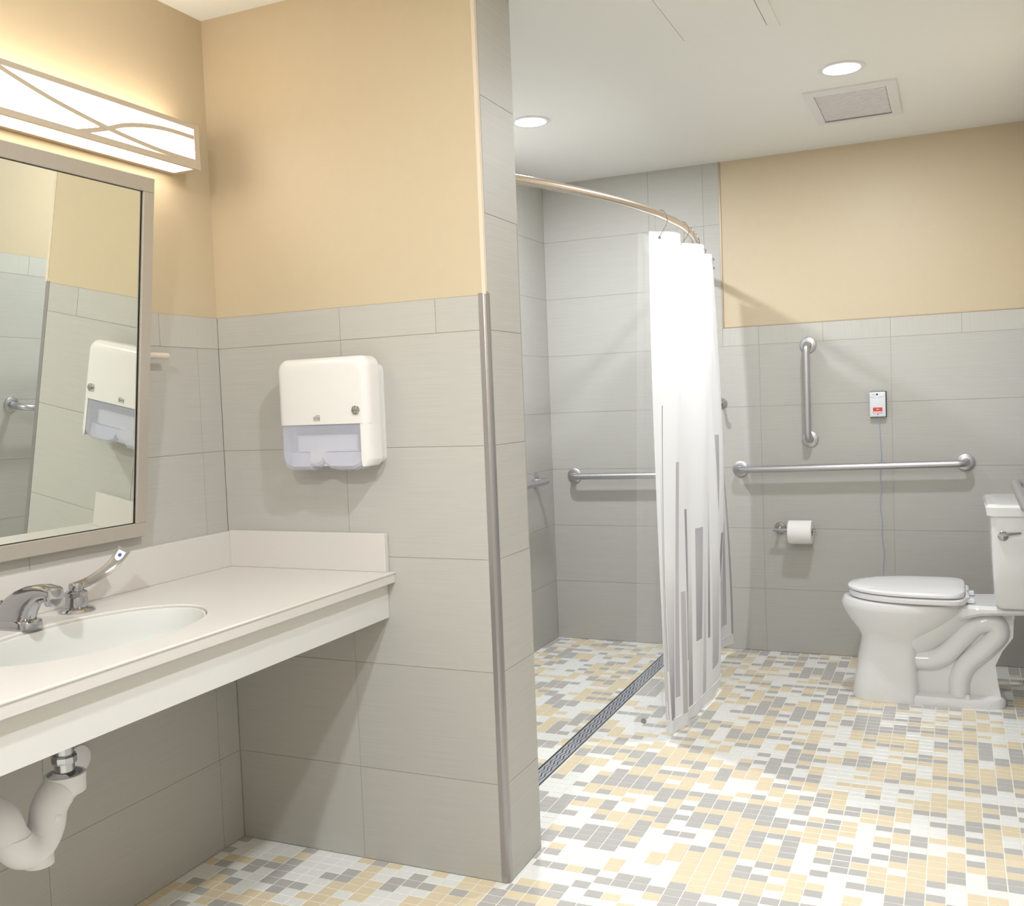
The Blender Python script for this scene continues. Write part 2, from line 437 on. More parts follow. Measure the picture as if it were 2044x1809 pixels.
c2 = [(-.575,1.995),(-.523,2.010),(-.477,2.025),(-.418,2.047),(-.344,2.063),(-.266,2.071),(-.165,2.072)]
for c, dx in ((c1, 0), (c2, .0012)):
    obj('lattice_strip', strip(c, dx=dx), M_LAMPF, t)
    obj('lattice_strip', strip([(2*LYC-y, z) for y, z in c], dx=dx+.0005), M_LAMPF, t)
obj('diffuser', box(.020, LX-.0105, LY0+.006, LY1-.006, LZ0+.0032, LZ1-.004), M_DIFF, t)

# ------------------------------------------------------------------ tilted mirror
MY0, MY1 = -1.30, -.36; th = math.atan2(.10, .935); MH = .94
t = thing('tilted_mirror', 'metal framed vanity mirror tilted forward over the counter', 'mirror', (.012, (MY0+MY1)/2, .985))
t.rotation_euler = (0, th, 0)
hw = (MY1-MY0)/2; fw = .037
bm = bmesh.new()
for b in ((-hw,hw,0,fw),(-hw,hw,MH-fw,MH),(-hw,-hw+fw,fw,MH-fw),(hw-fw,hw,fw,MH-fw)): add_box(bm, 0, .018, *b)
bmesh.ops.bevel(bm, geom=bm.edges[:], offset=.0015, segments=1, affect='EDGES')
obj('mirror_frame', bm, M_FRAME, t, local=True)
bm = bmesh.new(); e = .0018
for b in ((-hw+fw-.001,hw-fw+.001,fw-.001,fw+e),(-hw+fw-.001,hw-fw+.001,MH-fw-e,MH-fw+.001),(-hw+fw-.001,-hw+fw+e,fw+e,MH-fw-e),(hw-fw-e,hw-fw+.001,fw+e,MH-fw-e)): add_box(bm, .009, .0120, *b)
obj('inner_lip', bm, M_MEDGE, t, local=True)
obj('mirror_glass', box(.004,.010,-hw+fw,hw-fw,fw,MH-fw), M_MIRROR, t, local=True)
tag(obj('mirror_pivot', tube([(.045,-.345,1.466),(.045,-.262,1.466)], .0088, 20), newmat('peg_metal',(222,212,200),.4,.3), loc=(.045,-.345,1.466), smooth=True),
    'short cream round pivot bar at the right side of the mirror', 'bracket')
pv = bpy.data.objects['mirror_pivot']
obj('wall_post', tube([(0,-.335,1.466),(.045,-.335,1.466)], .006, 12), M_SATIN, pv, smooth=True)

# ------------------------------------------------------------------ vanity counter, splashes, apron, sink
CZ, CX = .843, .580; CY0 = -2.35
SXC, SYC, SA, SB = .318, -.812, .290, .172        # sink centre and half axes (Y, X)
def ell(a, b, z, n=64, e=2.0):
    return [Vector((SXC+b*math.copysign(abs(math.cos(2*PI*k/n))**(2/e), math.cos(2*PI*k/n)), SYC+a*math.copysign(abs(math.sin(2*PI*k/n))**(2/e), math.sin(2*PI*k/n)), z)) for k in range(n)]
def rectring(x0, x1, y0, y1, z, n=64):
    out = []
    for k in range(n):
        c, s = math.cos(2*PI*k/n), math.sin(2*PI*k/n)
        tx = ((x1-SXC) if c > 0 else (SXC-x0))/max(abs(c),1e-9); ty = ((y1-SYC) if s > 0 else (SYC-y0))/max(abs(s),1e-9)
        q = min(tx, ty); out.append(Vector((SXC+c*q, SYC+s*q, z)))
    return out
ct = thing('vanity_counter', 'long cream counter with apron and splash fixed under the mirror', 'counter', (.29, -1.15, CZ))
n = 64; ry0, ry1 = -1.15, -.47
bm = bmesh.new()
zt, zb = CZ, CZ-.030
r3 = rectring(.001, CX, ry0, ry1, zt); 
# snap ring vertices to the rectangle corners
for cx, cy in ((.001,ry0),(.001,ry1),(CX,ry0),(CX,ry1)):
    k = min(range(n), key=lambda i: (r3[i]-Vector((cx,cy,zt))).length); r3[k] = Vector((cx,cy,zt))
rings = [ell(SA,SB,zb), ell(SA,SB,zt-.003), ell(SA+.003,SB+.003,zt), r3, [Vector((p.x,p.y,zb)) for p in r3]]
vs = [[bm.verts.new(p) for p in r] for r in rings]
for a, b in zip(vs, vs[1:]+vs[:1]):
    for k in range(n): bm.faces.new((a[k], a[(k+1)%n], b[(k+1)%n], b[k]))
add_box(bm, .001, CX, ry1, -.001, zb, zt); add_box(bm, .001, CX, CY0, ry0, zb, zt)
obj('countertop', bm, M_QUARTZ, ct)
obj('front_lip', lathe([(.0035,0),(.0035,-CY0)], (CX-.0008, CY0, CZ-.0035), 'Y', 12), M_QUARTZ, ct, smooth=True)
obj('apron', box(.535, .556, CY0, -.001, .712, CZ-.030), M_APRON, ct)
obj('back_splash', box(.001, .020, CY0, -.001, CZ, .948, bev=.0015), M_QUARTZ, ct)
obj('side_splash', box(.020, .563, -.020, -.001, CZ, .951, bev=.0015), M_QUARTZ, ct)
bm = bmesh.new(); prof = [(.997,CZ-.013),(.992,CZ-.0135),(.984,CZ-.022),(.976,CZ-.055),(.955,CZ-.085),(.88,CZ-.118),(.70,CZ-.142),(.45,CZ-.152),(.14,CZ-.155)]
add_loft(bm, [ell(SA*f, SB*f, z, e=2+.0*f) for f, z in prof], cap=False)
sk = thing('sink_basin', 'oval white undermount sink set in the cream counter', 'sink', (SXC, SYC, CZ-.15))
bas = obj('basin', bm, M_BASIN, sk, smooth=True)
for v in [1]:
    md = bas.modifiers.new('thick', 'SOLIDIFY'); md.thickness = .008; md.offset = 1
obj('drain_ring', lathe([(.040,-.004),(.040,.001),(.032,.003),(.022,.001),(.022,-.004)], (SXC,SYC,CZ-.155), cap=False), M_CHROME, sk, smooth=True)
obj('drain_plug', lathe([(.021,-.004),(.021,.002),(.012,.006),(0,.007)], (SXC,SYC,CZ-.155)), M_CHROME, sk, smooth=True)

# faucet
t = thing('sink_spout', 'low chrome faucet spout with lift rod behind the sink', 'faucet', (.095, -.83, CZ))
def rr(cx, y, z, hx, hy, tilt, n=20, e=4.):
    """rounded rectangle section, tilted about Y"""
    out = []
    for k in range(n):
        a = 2*PI*k/n; c, s = math.cos(a), math.sin(a)
        u = math.copysign(abs(c)**(2/e), c)*hx; v = math.copysign(abs(s)**(2/e), s)*hy
        out.append(Vector((cx+u*math.cos(tilt), y+v, z+u*math.sin(tilt))))
    return out
bm = add_loft(bmesh.new(), [rr(.099,-.83,CZ,.060,.031,0), rr(.099,-.83,CZ+.016,.060,.031,0), rr(.099,-.83,CZ+.020,.057,.028,0)])
obj('base', bm, M_CHROME, t, smooth=True)
secs = [(.097,CZ+.020,.054,.026,.0),(.104,CZ+.032,.050,.024,-.25),(.116,CZ+.046,.043,.022,-.55),(.134,CZ+.060,.035,.020,-.8),(.156,CZ+.073,.026,.019,-1.1),(.180,CZ+.083,.018,.018,-1.35),(.205,CZ+.085,.017,.020,-1.5),(.226,CZ+.082,.016,.021,-1.57)]
bm = add_loft(bmesh.new(), [rr(x,-.83,z,hx,hy,a,e=2.8) for x,z,hx,hy,a in secs])
obj('spout_arm', bm, M_CHROME, t, smooth=True)
obj('spout_outlet', lathe([(.016,0),(.019,.004),(.021,.018),(.020,.036),(.016,.040)], (.220,-.83,CZ+.056), seg=24), M_CHROME, t, smooth=True)
bm = tube([(.055,-.83,CZ+.01),(.055,-.83,CZ+.052)], .0028, 10); add_lathe(bm, [(.003,0),(.008,.006),(.008,.010),(.003,.012)], (.055,-.83,CZ+.048), seg=16)
obj('lift_rod', bm, M_CHROME, t, smooth=True)
def handle(y, label, sgn, dot):
    t = thing('faucet_handle', label, 'faucet handle', (.09, y, CZ), 'blade handles of the sink faucet')
    obj('flange', lathe([(.042,0),(.042,.003),(.037,.008),(.027,.012)], (.09,y,CZ), seg=32), M_CHROME, t, smooth=True)
    obj('valve_body', lathe([(.0265,.008),(.0255,.034),(.0250,.036),(.0262,.037),(.0262,.047),(.0180,.052)], (.09,y,CZ), seg=28), M_CHROME, t, smooth=True)
    obj('stem', lathe([(.0160,.050),(.0160,.064),(.0145,.068)], (.09,y,CZ), seg=24), M_CHROME, t, smooth=True)
    path = catmull([(.088,y,CZ+.060),(.090,y+sgn*.035,CZ+.064),(.096,y+sgn*.075,CZ+.078),(.104,y+sgn*.110,CZ+.100),(.110,y+sgn*.138,CZ+.130)], 6)
    ws = [.010+.0065*(i/(len(path)-1))**1.2 for i in range(len(path))]; rg = []
    for i, p in enumerate(path):
        tt = (path[min(i+1,len(path)-1)]-path[max(i-1,0)]).normalized(); side = Vector((.62,0,-.78)).normalized(); side = (side-tt*side.dot(tt)).normalized(); up = tt.cross(side)
        hh = .0028+.002*(1-i/(len(path)-1))
        rg.append([p+side*ws[i]*a+up*hh*b for a,b in ((-1,-.5),(-.7,-1),(.7,-1),(1,-.5),(1,.5),(.7,1),(-.7,1),(-1,.5))])
    bl = obj('blade', add_loft(bmesh.new(), rg), M_CHROME, t, smooth=True)
    # sticker near the tip, facing the room
    i = len(path)-4; p = path[i]; tt = (path[i+1]-path[i-1]).normalized(); side = Vector((.62,0,-.78)).normalized(); side = (side-tt*side.dot(tt)).normalized(); up = tt.cross(side)
    if up.x < 0: up = -up
    def disc(cx, c, rx, ry, off, nn=20, flat=False):
        bm = bmesh.new(); r0 = []
        for k in range(nn):
            a = 2*PI*k/nn; u, v = math.cos(a), math.sin(a)
            if flat and v > 0: v = min(v*1.6, .9); u = math.copysign(min(abs(u)*1.8,1), u)
            r0.append(c + side*u*rx + tt*v*ry + up*off)
        f = [bm.verts.new(q) for q in r0]; g = [bm.verts.new(q+up*.0004) for q in r0]
        bm.faces.new(g); bm.faces.new(f[::-1])
        for k in range(nn): bm.faces.new((f[k],f[(k+1)%nn],g[(k+1)%nn],g[k]))
        return bm
    sub('sticker_outline', disc(0, p, .0105, .0155, .0032, flat=True), M_NAVY, bl)
    sub('sticker', disc(0, p, .0095, .0145, .0036, flat=True), M_WHITEP, bl)
    sub('colour_dot', disc(0, p+tt*.001, .0042, .0048, .0040), dot, bl)
handle(-.655, 'chrome blade handle with a blue dot sticker, right of the spout', 1, M_BLUE)
handle(-1.005, 'chrome blade handle on the far left of the spout', -1, M_RED)

# plumbing under the counter
TX = .27; TY = -.872
t = thing('sink_drain_pipe', 'white padded trap pipe with chrome tailpiece hanging under the counter', 'pipe', (TX, TY, .40))
obj('tailpiece', tube([(TX,TY,CZ-.155),(TX,TY,.545)], .0205, 24), M_CHROME, t, smooth=True)
obj('tailpiece_nut', lathe([(.0255,0),(.0265,.004),(.0265,.014),(.0245,.018)], (TX,TY,.572), seg=10), M_CHROME, t)
obj('slip_nut', lathe([(.034,.0),(.040,.003),(.0415,.038),(.0415,.042),(.036,.0425),(.035,.030),(.0,.029)], (TX,TY,.506), seg=32, cap=False), M_PVC, t, smooth=True)
ptrap = catmull([(TX,TY,.525),(TX,TY-.026,.512),(TX,TY-.046,.488),(TX,TY-.055,.455),(TX,TY-.078,.428),(TX,TY-.115,.430),(TX,TY-.142,.465),(TX-.02,TY-.148,.505),(TX-.10,TY-.148,.520),(.004,TY-.148,.520)], 7)
obj('trap_bend', tube(ptrap, [.034 if i < 5 else .037 for i in range(len(ptrap))], 28), M_PVC, t, smooth=True)
obj('clean_out_cap', lathe([(.030,0),(.030,.022),(.024,.030)], (TX,TY-.078,.384), seg=28), M_PVC, t, smooth=True)
obj('elbow_seam', lathe([(.0385,-.006),(.0395,0),(.0385,.006)], (TX,TY-.140,.462), 'Z', 32, cap=False), M_PVC, t, smooth=True)
obj('button', lathe([(.0085,0),(.0085,.003),(.005,.005)], (TX+.033,TY-.052,.478), 'X', 20), M_PVC, t, smooth=True)
tag(obj('wall_escutcheon', lathe([(.036,0),(.034,.006),(.018,.012),(.0,.012)], (0,-.600,.452), 'X', 32), M_PVC, loc=(0,-.6,.452), smooth=True),
    'white round pipe cover on the wall behind the chrome tailpiece', 'pipe cover')

# ------------------------------------------------------------------ towel dispenser on the partition
X0, X1, Z0, Z1, DD = .279, .578, 1.134, 1.446, .100
t = thing('towel_dispenser', 'white paper towel dispenser with smoky lower window on the partition', 'dispenser', ((X0+X1)/2, 0, Z0))
def rrxz(x0, x1, z0, z1, y, r, n=6):
    out = []
    for cx, cz, a0 in ((x1-r,z1-r,0),(x0+r,z1-r,PI/2),(x0+r,z0+r,PI),(x1-r,z0+r,1.5*PI)):
        for k in range(n+1):
            a = a0+PI/2*k/n; out.append(Vector((cx+r*math.cos(a), y, cz+r*math.sin(a))))
    return out
ZM = 1.262     # lower edge of the white cover
obj('back_plate', add_loft(bmesh.new(), [rrxz(X0+.012,X1-.006,Z0+.016,Z1-.022,0,.02), rrxz(X0+.012,X1-.006,Z0+.016,Z1-.022,-.030,.02), rrxz(X0+.016,X1-.010,Z0+.02,Z1-.026,-.034,.018)]), M_DISPB, t, smooth=True)
def shell(z0, z1, round_top):
    """C-shaped cover: profile swept along X with rounded front edges"""
    bm = bmesh.new(); rg = []
    R = .026
    ys = [(0,-.034),(0,-(DD-R))] + [(R*(1-math.cos(a)), -(DD-R)-R*math.sin(a)) for a in [PI/2*k/6 for k in range(1,7)]]
    def ring(inset, y):
        return rrx(X0+inset, X1-inset, z0+(0 if round_top else inset), z1-(inset if round_top else 0), y, max(.03-inset*.3,.012), round_top)
    return add_loft(bm, [ring(i,y) for i,y in ys])
def rrx(x0, x1, z0, z1, y, r, top, n=6):
    out = []
    cs = ((x1-r,z1-r,0),(x0+r,z1-r,PI/2)) if top else None
    if top:
        for cx, cz, a0 in cs:
            for k in range(n+1): a = a0+PI/2*k/n; out.append(Vector((cx+r*math.cos(a), y, cz+r*math.sin(a))))
        for k in range(n+1): out.append(Vector((x0, y, z0)) if k == n else Vector((x0, y, z0+(n-k)*.002)))
        for k in range(n+1): out.append(Vector((x1, y, z0+k*.002)))
    return out
obj('side_cover', add_loft(bmesh.new(), [[Vector((x, y, z)) for x, y in ((X1-.020,-.034),(X1,-.034),(X1,-.074),(X1-.006,-.090),(X1-.014,-.0965),(X1-.026,-.0985),(X1-.026,-.094),(X1-.020,-.090))] for z in (Z0+.030, ZM)] ), M_DISP, t, smooth=True)
obj('side_cover_foot', add_loft(bmesh.new(), [[Vector((X1-.020+a*f, y, Z0+.030-d)) for a, y in ((0,-.034),(.020,-.034),(.020,-.074),(.014,-.090),(.006,-.0965),(-.006,-.0985),(-.006,-.094),(0,-.090))] for f, d in ((1,0),(.8,.012),(.4,.019))]), M_DISP, t, smooth=True)
cov = obj('cover', shell(ZM, Z1, True), M_DISP, t, smooth=True)
# smoky window: two lobes with the towel slot between them
def lobes(y, ins):
    x0, x1, zb, zt = X0+.005+ins, X1-.018-ins*.3, Z0+ins, ZM; xm = (X0+X1)/2-.002
    pts = [(x0,zt),(x0,zb+.03),(x0+.008,zb+.010),(x0+.028,zb),(xm-.045,zb),(xm-.043,zb+.008),(xm-.022,zb+.009),(xm-.008,zb+.015),(xm,zb+.028),(xm+.007,zb+.012),(xm+.022,zb+.003),(xm+.045,zb),(x1-.036,zb),(x1-.010,zb+.010),(x1,zb+.032),(x1,zt)]
    return [Vector((x,y,z)) for x,z in pts]
obj('window', add_loft(bmesh.new(), [lobes(-.036,0), lobes(-(DD-.022),0), lobes(-(DD-.009),.004), lobes(-(DD-.003),.012)]), M_SMOKE, t)
obj('inner_tray', box(X0+.03, X1-.03, -.080, -.036, Z0+.012, Z0+.05), newmat('pale_tray',(212,212,224),.5), t)
obj('towel_stack', box(X0+.05, X1-.05, -.075, -.036, Z0+.052, ZM-.03), newmat('towel_paper',(222,222,228),.9), t)
obj('paper_tab', box((X0+X1)/2-.055, (X0+X1)/2-.005, -.082, -.040, Z0+.024, Z0+.060), newmat('folded_towel',(232,228,220),.9), t)
lk = obj('lock', lathe([(.0125,0),(.0125,-.003),(.009,-.0045),(0,-.0045)], (X1-.036,-DD,1.298), 'Y', 24), M_CHROME, t, smooth=True)
sub('lock_plate', box(X1-.048,X1-.024,-DD-.0012,-DD+.001,1.285,1.311, bev=.001), M_DISP, lk)
sub('key_tab', box(X1-.044,X1-.030,-DD-.0065,-DD-.003,1.2975,1.3005), M_CHROME, lk)
bm = bmesh.new(); lx, lz = .415, 1.279
for b in ((-.011,.009,-.0065,-.0055),(-.011,.009,.0035,.0045),(-.011,-.010,-.0055,.0035),(.008,.009,-.0055,.0035)): add_box(bm, lx+b[0], lx+b[1], -DD-.0012, -DD+.002, lz+b[2], lz+b[3])
add_tube(bm, catmull([(lx-.004,-DD-.001,lz+.007),(lx+.002,-DD-.001,lz+.0085),(lx+.010,-DD-.001,lz+.0075)],4), .0005, 6)
emb = obj('emblem', bm, M_GREYP, t)
sub('emblem_lettering', text_on_y('TORK', .0068, lx-.001, -DD-.0010, lz-.001), M_GREYP, emb)

# ------------------------------------------------------------------ shower drain
t = thing('linear_drain', 'long steel linear drain with wavy slots across the shower floor', 'drain', ((DX0+DX1)/2, (DY0+DY1)/2, 0))
bm = bmesh.new()
add_box(bm, DX0, DX0+.003, DY0, DY1, -.0015, .0012); add_box(bm, DX1-.003, DX1, DY0, DY1, -.0015, .0012)
add_box(bm, DX0+.003, DX1-.003, DY0, DY0+.003, -.0015, .0012); add_box(bm, DX0+.003, DX1-.003, DY1-.003, DY1, -.0015, .0012)
obj('channel_frame', bm, M_CHROME, t)
obj('channel', box(DX0+.003, DX1-.003, DY0+.003, DY1-.003, -.0012, -.0010), M_DARK, t)
bars = 4; wdt = (DX1-DX0-.010)/bars  # 
for k in range(bars):
    bm = bmesh.new(); xc = DX0+.005+wdt*(k+.5); y = DY0+.006; L0 = []; nseg = int((DY1-DY0-.012)/.008)
    for s in range(nseg+1):
        yy = y + s*.008; off = .0036*math.sin(2*PI*yy/.060)
        hw_ = wdt/2-.0020
        a = 0 if k else 1; b_ = 0 if k < bars-1 else 1
        L0.append([bm.verts.new((xc+off*(1-a)-hw_, yy, .0006)), bm.verts.new((xc+off*(1-b_)+hw_, yy, .0006)), bm.verts.new((xc+off*(1-b_)+hw_, yy, -.0009)), bm.verts.new((xc+off*(1-a)-hw_, yy, -.0009))])
    for p, q in zip(L0, L0[1:]):
        for e in range(4): bm.faces.new((p[e], p[(e+1)%4], q[(e+1)%4], q[e]))
    bm.faces.new(L0[0]); bm.faces.new(L0[-1][::-1])
    obj('wavy_bar', bm, M_GRATE, t)

# ------------------------------------------------------------------ grab bars
def grab(label, p0, p1, wall, off, r=.0165, grp='steel grab bars'):
    """bar from p0 to p1 (points on the wall plane); wall = unit vector from the wall into the room"""
    p0, p1, wv = Vector(p0), Vector(p1), Vector(wall)
    t = thing('grab_bar', label, 'grab bar', p0, grp)
    obj('tube', tube(arc([p0+wv*.004, p0+wv*off, p1+wv*off, p1+wv*.004], 8, off*.8), r, 20), M_STEEL, t, smooth=True)
    ax = 'X' if abs(wv.x) > .5 else 'Y'; s = wv.x if ax == 'X' else wv.y
    for p in (p0, p1):
        obj('flange', lathe([(.0385,0),(.0395,s*.002),(.039,s*.006),(.034,s*.0095),(.0175,s*.0105),(.0165,s*.004)], p, ax, 36, cap=False), M_STEEL, t, smooth=True)
    return t
grab('long horizontal grab bar on the back wall beside the toilet', (1.026, D, .924), (2.060, D, .945), (0,-1,0), .078)
grab('short vertical grab bar above the long horizontal bar', (1.368, D, 1.066), (1.368, D, 1.527), (0,-1,0), .078)
grab('horizontal grab bar on the back wall inside the shower', (.130, D, .895), (.860, D, .902), (0,-1,0), .078)
grab('grab bar on the left shower wall, end just past the partition', (0, 2.395, .887), (0, 1.25, .887), (1,0,0), .078)
grab('horizontal grab bar on the right wall over the toilet tank', (XR, 1.08, .905), (XR, 1.78, .925), (-1,0,0), .100)
# robe hook
t = thing('robe_hook', 'small steel robe hook on the tiles just right of the curtain', 'hook', (.940, D, 1.258))
obj('flange', lathe([(.024,0),(.026,-.004),(.024,-.009),(.010,-.011)], (.940,D,1.258), 'Y', 28), M_SATIN, t, smooth=True)
obj('hook_arm', tube(catmull([(.940,D-.008,1.258),(.934,D-.05,1.252),(.930,D-.075,1.232),(.930,D-.090,1.238),(.930,D-.100,1.262)],6), .007, 14), M_SATIN, t, smooth=True)

# ------------------------------------------------------------------ curtain rod, rings, curtain, liner
RZ, RXM, RK, YM = 1.972, 1.046, .206, (T+D)/2
def rodx(y): return RXM - RK*(y-YM)**2
t = thing('curtain_rod', 'curved steel shower curtain rod between partition and back wall', 'curtain rod', (rodx(T), T, RZ))
ys = [T+.003+(D-T-.006)*k/40 for k in range(41)]
obj('tube', tube([(rodx(y), y, RZ) for y in ys], .0142, 20), newmat('rod_metal',(216,204,190),.25,.9), t, smooth=True)
for y, s in ((T,1),(D,-1)):
    obj('flange', lathe([(.034,0),(.034,s*.006),(.020,s*.014),(.0145,s*.022)], (rodx(y),y,RZ), 'Y', 28), M_SATIN, t, smooth=True)

top = [(1.000,1.200),(1.082,1.310),(1.022,1.520),(1.094,1.660),(1.012,1.830),(1.062,1.950),(.975,2.090),(1.000,2.240),(.905,2.390)]
bot = [(1.004,1.205),(1.022,1.300),(1.036,1.450),(1.048,1.620),(1.058,1.900),(.965,1.960),(.950,2.150),(.945,2.360),(.974,2.575)]
mid = [(.988,1.205),(1.040,1.300),(1.050,1.450),(1.088,1.600),(1.100,1.760),(1.045,1.900),(1.070,2.050),(1.010,2.250),(.975,2.470)]
ZT, ZB = 1.912, .030
NU, NV = 420, 150
def resample(pts, n):
    c = catmull([Vector((x,y,0)) for x,y in pts], 24); d = [0]
    for a, b in zip(c, c[1:]): d.append(d[-1]+(b-a).length)
    out = []; j = 0
    for k in range(n+1):
        s = d[-1]*k/n
        while j < len(d)-2 and d[j+1] < s: j += 1
        f = (s-d[j])/max(d[j+1]-d[j],1e-9); out.append(c[j].lerp(c[j+1], min(max(f,0),1)))
    return out
# keep every fold matched between top, middle and bottom: resample per span
def spans(pts, n):
    c = catmull([Vector((x,y,0)) for x,y in pts], n//(len(pts)-1)); return c
NU = 52*8
tc, mc, bc = spans(top, NU), spans(mid, NU), spans(bot, NU)
bm = bmesh.new(); V = []
for j in range(NV+1):
    v = j/NV; z = ZT+(ZB-ZT)*v; row = []
    a = max(0, (1-v)*(1-2*v)); b = 4*v*(1-v); c = max(0, v*(2*v-1))
    a_, b_, c_ = (1-v)*(1-2*v), 4*v*(1-v), v*(2*v-1)
    for i in range(len(tc)):
        p = tc[i]*a_ + mc[i]*b_ + bc[i]*c_
        amp = .004+.005*v; u = i/NU
        p = p + Vector((amp*math.sin(u*46+2*v)*math.sin(v*3+u*9), amp*.6*math.cos(u*31), 0))
        zz = z + (.0 if j < NV else 0)
        row.append(bm.verts.new((p.x, p.y, z - .02*v*math.sin(u*5.2+.3))))
    V.append(row)
# printed stripes: (start across, width, upper end as fraction of height from top, tone, hardness)
rs = random.Random(11); stripes = []; u = .006
while u < .995:
    wd = rs.choice((.012,.03,.045,.055,.022,.038,.06)) if u > .05 else .007; g = rs.choice((.010,.014,.022,.034)) if u > .05 else .007
    stripes.append((u, u+wd, rs.choice((.22,.34,.42,.5,.55,.6,.66,.72,.45)), rs.choice(((196,192,198),(172,168,176),(204,199,201),(158,154,164),(186,180,184))), rs.random() < .55, rs.uniform(.82,1.4)))
    u += wd+g
lay = bm.loops.layers.float_color.new('print')
for j in range(NV):
    for i in range(len(tc)-1):
        f = bm.faces.new((V[j][i], V[j][i+1], V[j+1][i+1], V[j+1][i])); uu = (i+.5)/NU; vv = (j+.5)/NV
        col = (246,246,248)
        if vv < .972:
            for s0, s1, vt, tone, hard, vend in stripes:
                if s0 <= uu < s1 and vv > vt and vv < vend:
                    fade = 1 if hard else min(1, (vv-vt)/.28)
                    # tone breaks up along the stripe like ink running down
                    fade *= .62+.38*abs(math.sin((vv-vt)*4.2+s0*40))
                    col = tuple(246*(1-fade)+c*fade for c in tone); break
        cc = lin(col)
        for lp in f.loops: lp[lay] = cc
M_CURT = bpy.data.materials.new('printed_white_fabric'); M_CURT.use_nodes = True
N = M_CURT.node_tree.nodes; L = M_CURT.node_tree.links; b = N['Principled BSDF']; b.inputs['Roughness'].default_value = .75; b.inputs['Specular IOR Level'].default_value = .2
at = N.new('ShaderNodeAttribute'); at.attribute_name = 'print'; L.new(at.outputs['Color'], b.inputs['Base Color'])
tl = N.new('ShaderNodeBsdfTranslucent'); L.new(at.outputs['Color'], tl.inputs[0]); mx = N.new('ShaderNodeMixShader'); mx.inputs[0].default_value = .38
L.new(b.outputs[0], mx.inputs[1]); L.new(tl.outputs[0], mx.inputs[2]); L.new(mx.outputs[0], N['Material Output'].inputs[0])
cur = thing('shower_curtain', 'white shower curtain printed with grey streaks, hanging open from the rod', 'shower curtain', (1.0, 1.2, ZB))
cl = obj('cloth', bm, M_CURT, cur, norm=False)
for p in cl.data.polygons: p.use_smooth = True
# hem seam along the bottom
hem = [tc[i]*((1-.972)*(1-2*.972)) + mc[i]*(4*.972*(1-.972)) + bc[i]*(.972*(2*.972-1)) for i in range(0, len(bc), 4)]
bm = bmesh.new(); add_tube(bm, [(p.x+.0015, p.y-.0005, ZT+(ZB-ZT)*.972-.02*.972*math.sin((i*4/NU)*5.2+.3)) for i, p in enumerate(hem)], .0014, 6)
obj('hem_seam', bm, newmat('seam_thread',(250,250,252),.7), cur, smooth=True)

def at_path(pts, s):
    i = min(int(s*(len(pts)-1)), len(pts)-1); return pts[i]
for k, fi in enumerate((1.0, 2.0, 3.0, 4.0, 5.0, 6.0, 7.0, 7.9)):
    i = int(fi/8*(len(tc)-1)) if k else 14
    p = tc[min(i, len(tc)-1)]; y = p.y; rx = rodx(y); hx = p.x
    pos = ('nearest the curtain edge','second from the curtain edge','third from the curtain edge','fourth from the curtain edge','fifth from the curtain edge','sixth from the curtain edge','second from the back wall','closest to the back wall')[k]
    t = thing('curtain_ring', 'thin chrome double hook on the rod, '+pos, 'curtain ring', (rx, y, RZ), 'chrome curtain hooks')
    pts = [(hx+.006, y-.004, ZT-.022),(rx+.026, y-.002, RZ-.030),(rx+.0165, y, RZ+.008),(rx, y, RZ+.0168),(rx-.0165, y, RZ+.006),(rx-.022, y+.004, RZ-.030),(rx-.016, y+.012, ZT-.018)]
    obj('wire', tube(catmull(pts, 6), .0013, 8), M_CHROME, t, smooth=True)
    bm = bmesh.new(); bmesh.ops.create_icosphere(bm, subdivisions=2, radius=.0062, matrix=Matrix.Translation((hx+.008, y-.006, ZT-.024)))
    obj('bead', bm, M_CHROME, t, smooth=True)

lt = [(.985,1.150),(1.000,1.35),(.970,1.60),(1.01,1.85),(.95,2.1),(.93,2.3)]
lb = [(.915,1.130),(.965,1.30),(.925,1.52),(.955,1.80),(.90,2.1),(.91,2.4)]
tcl, bcl = spans(lt, 90), spans(lb, 90); bm = bmesh.new(); V = []
for j in range(41):
    v = j/40; z = 1.905+(.012-1.905)*v
    V.append([bm.verts.new((a.x*(1-v)+b.x*v-.012-.006*math.sin(i*.5+v*7)*v, a.y*(1-v)+b.y*v, z)) for i, (a, b) in enumerate(zip(tcl, bcl))])
for j in range(40):
    for i in range(len(tcl)-1): bm.faces.new((V[j][i], V[j][i+1], V[j+1][i+1], V[j+1][i]))
ln = thing('shower_liner', 'clear plastic shower liner hanging behind the printed curtain', 'shower liner', (.96, 1.15, .01))
o = obj('sheet', bm, M_LINER, ln, norm=False)
for p in o.data.polygons: p.use_smooth = True
obj('magnet_disc', lathe([(.0105,-.001),(.0105,.001)], (.934,1.150,.090), 'Y', 20), M_GREYP, ln)

# ------------------------------------------------------------------ toilet paper
t = thing('paper_holder', 'steel single arm toilet paper holder on the tiles', 'paper holder', (1.214, D, .625))
obj('flange', lathe([(.027,0),(.028,-.003),(.026,-.008),(.012,-.010)], (1.214,D,.628), 'Y', 28), M_SATIN, t, smooth=True)
obj('post', tube([(1.214,D-.006,.628),(1.214,D-.072,.626)], .0075, 16), M_CHROME, t, smooth=True)
obj('arm', tube([(1.190,D-.072,.626),(1.392,D-.072,.626)], .0085, 16), M_CHROME, t, smooth=True)
t = thing('toilet_roll', 'white toilet paper roll with brown core on the steel arm', 'toilet paper', (1.262, D-.072, .613))
RC = (1.264, D-.072, .6165)
obj('paper', lathe([(.0195,0),(.054,.0),(.0575,.003),(.0575,.109),(.054,.112),(.0195,.112),(.0195,0)], RC, 'X', 48, cap=False), M_PAPER, t, smooth=True)
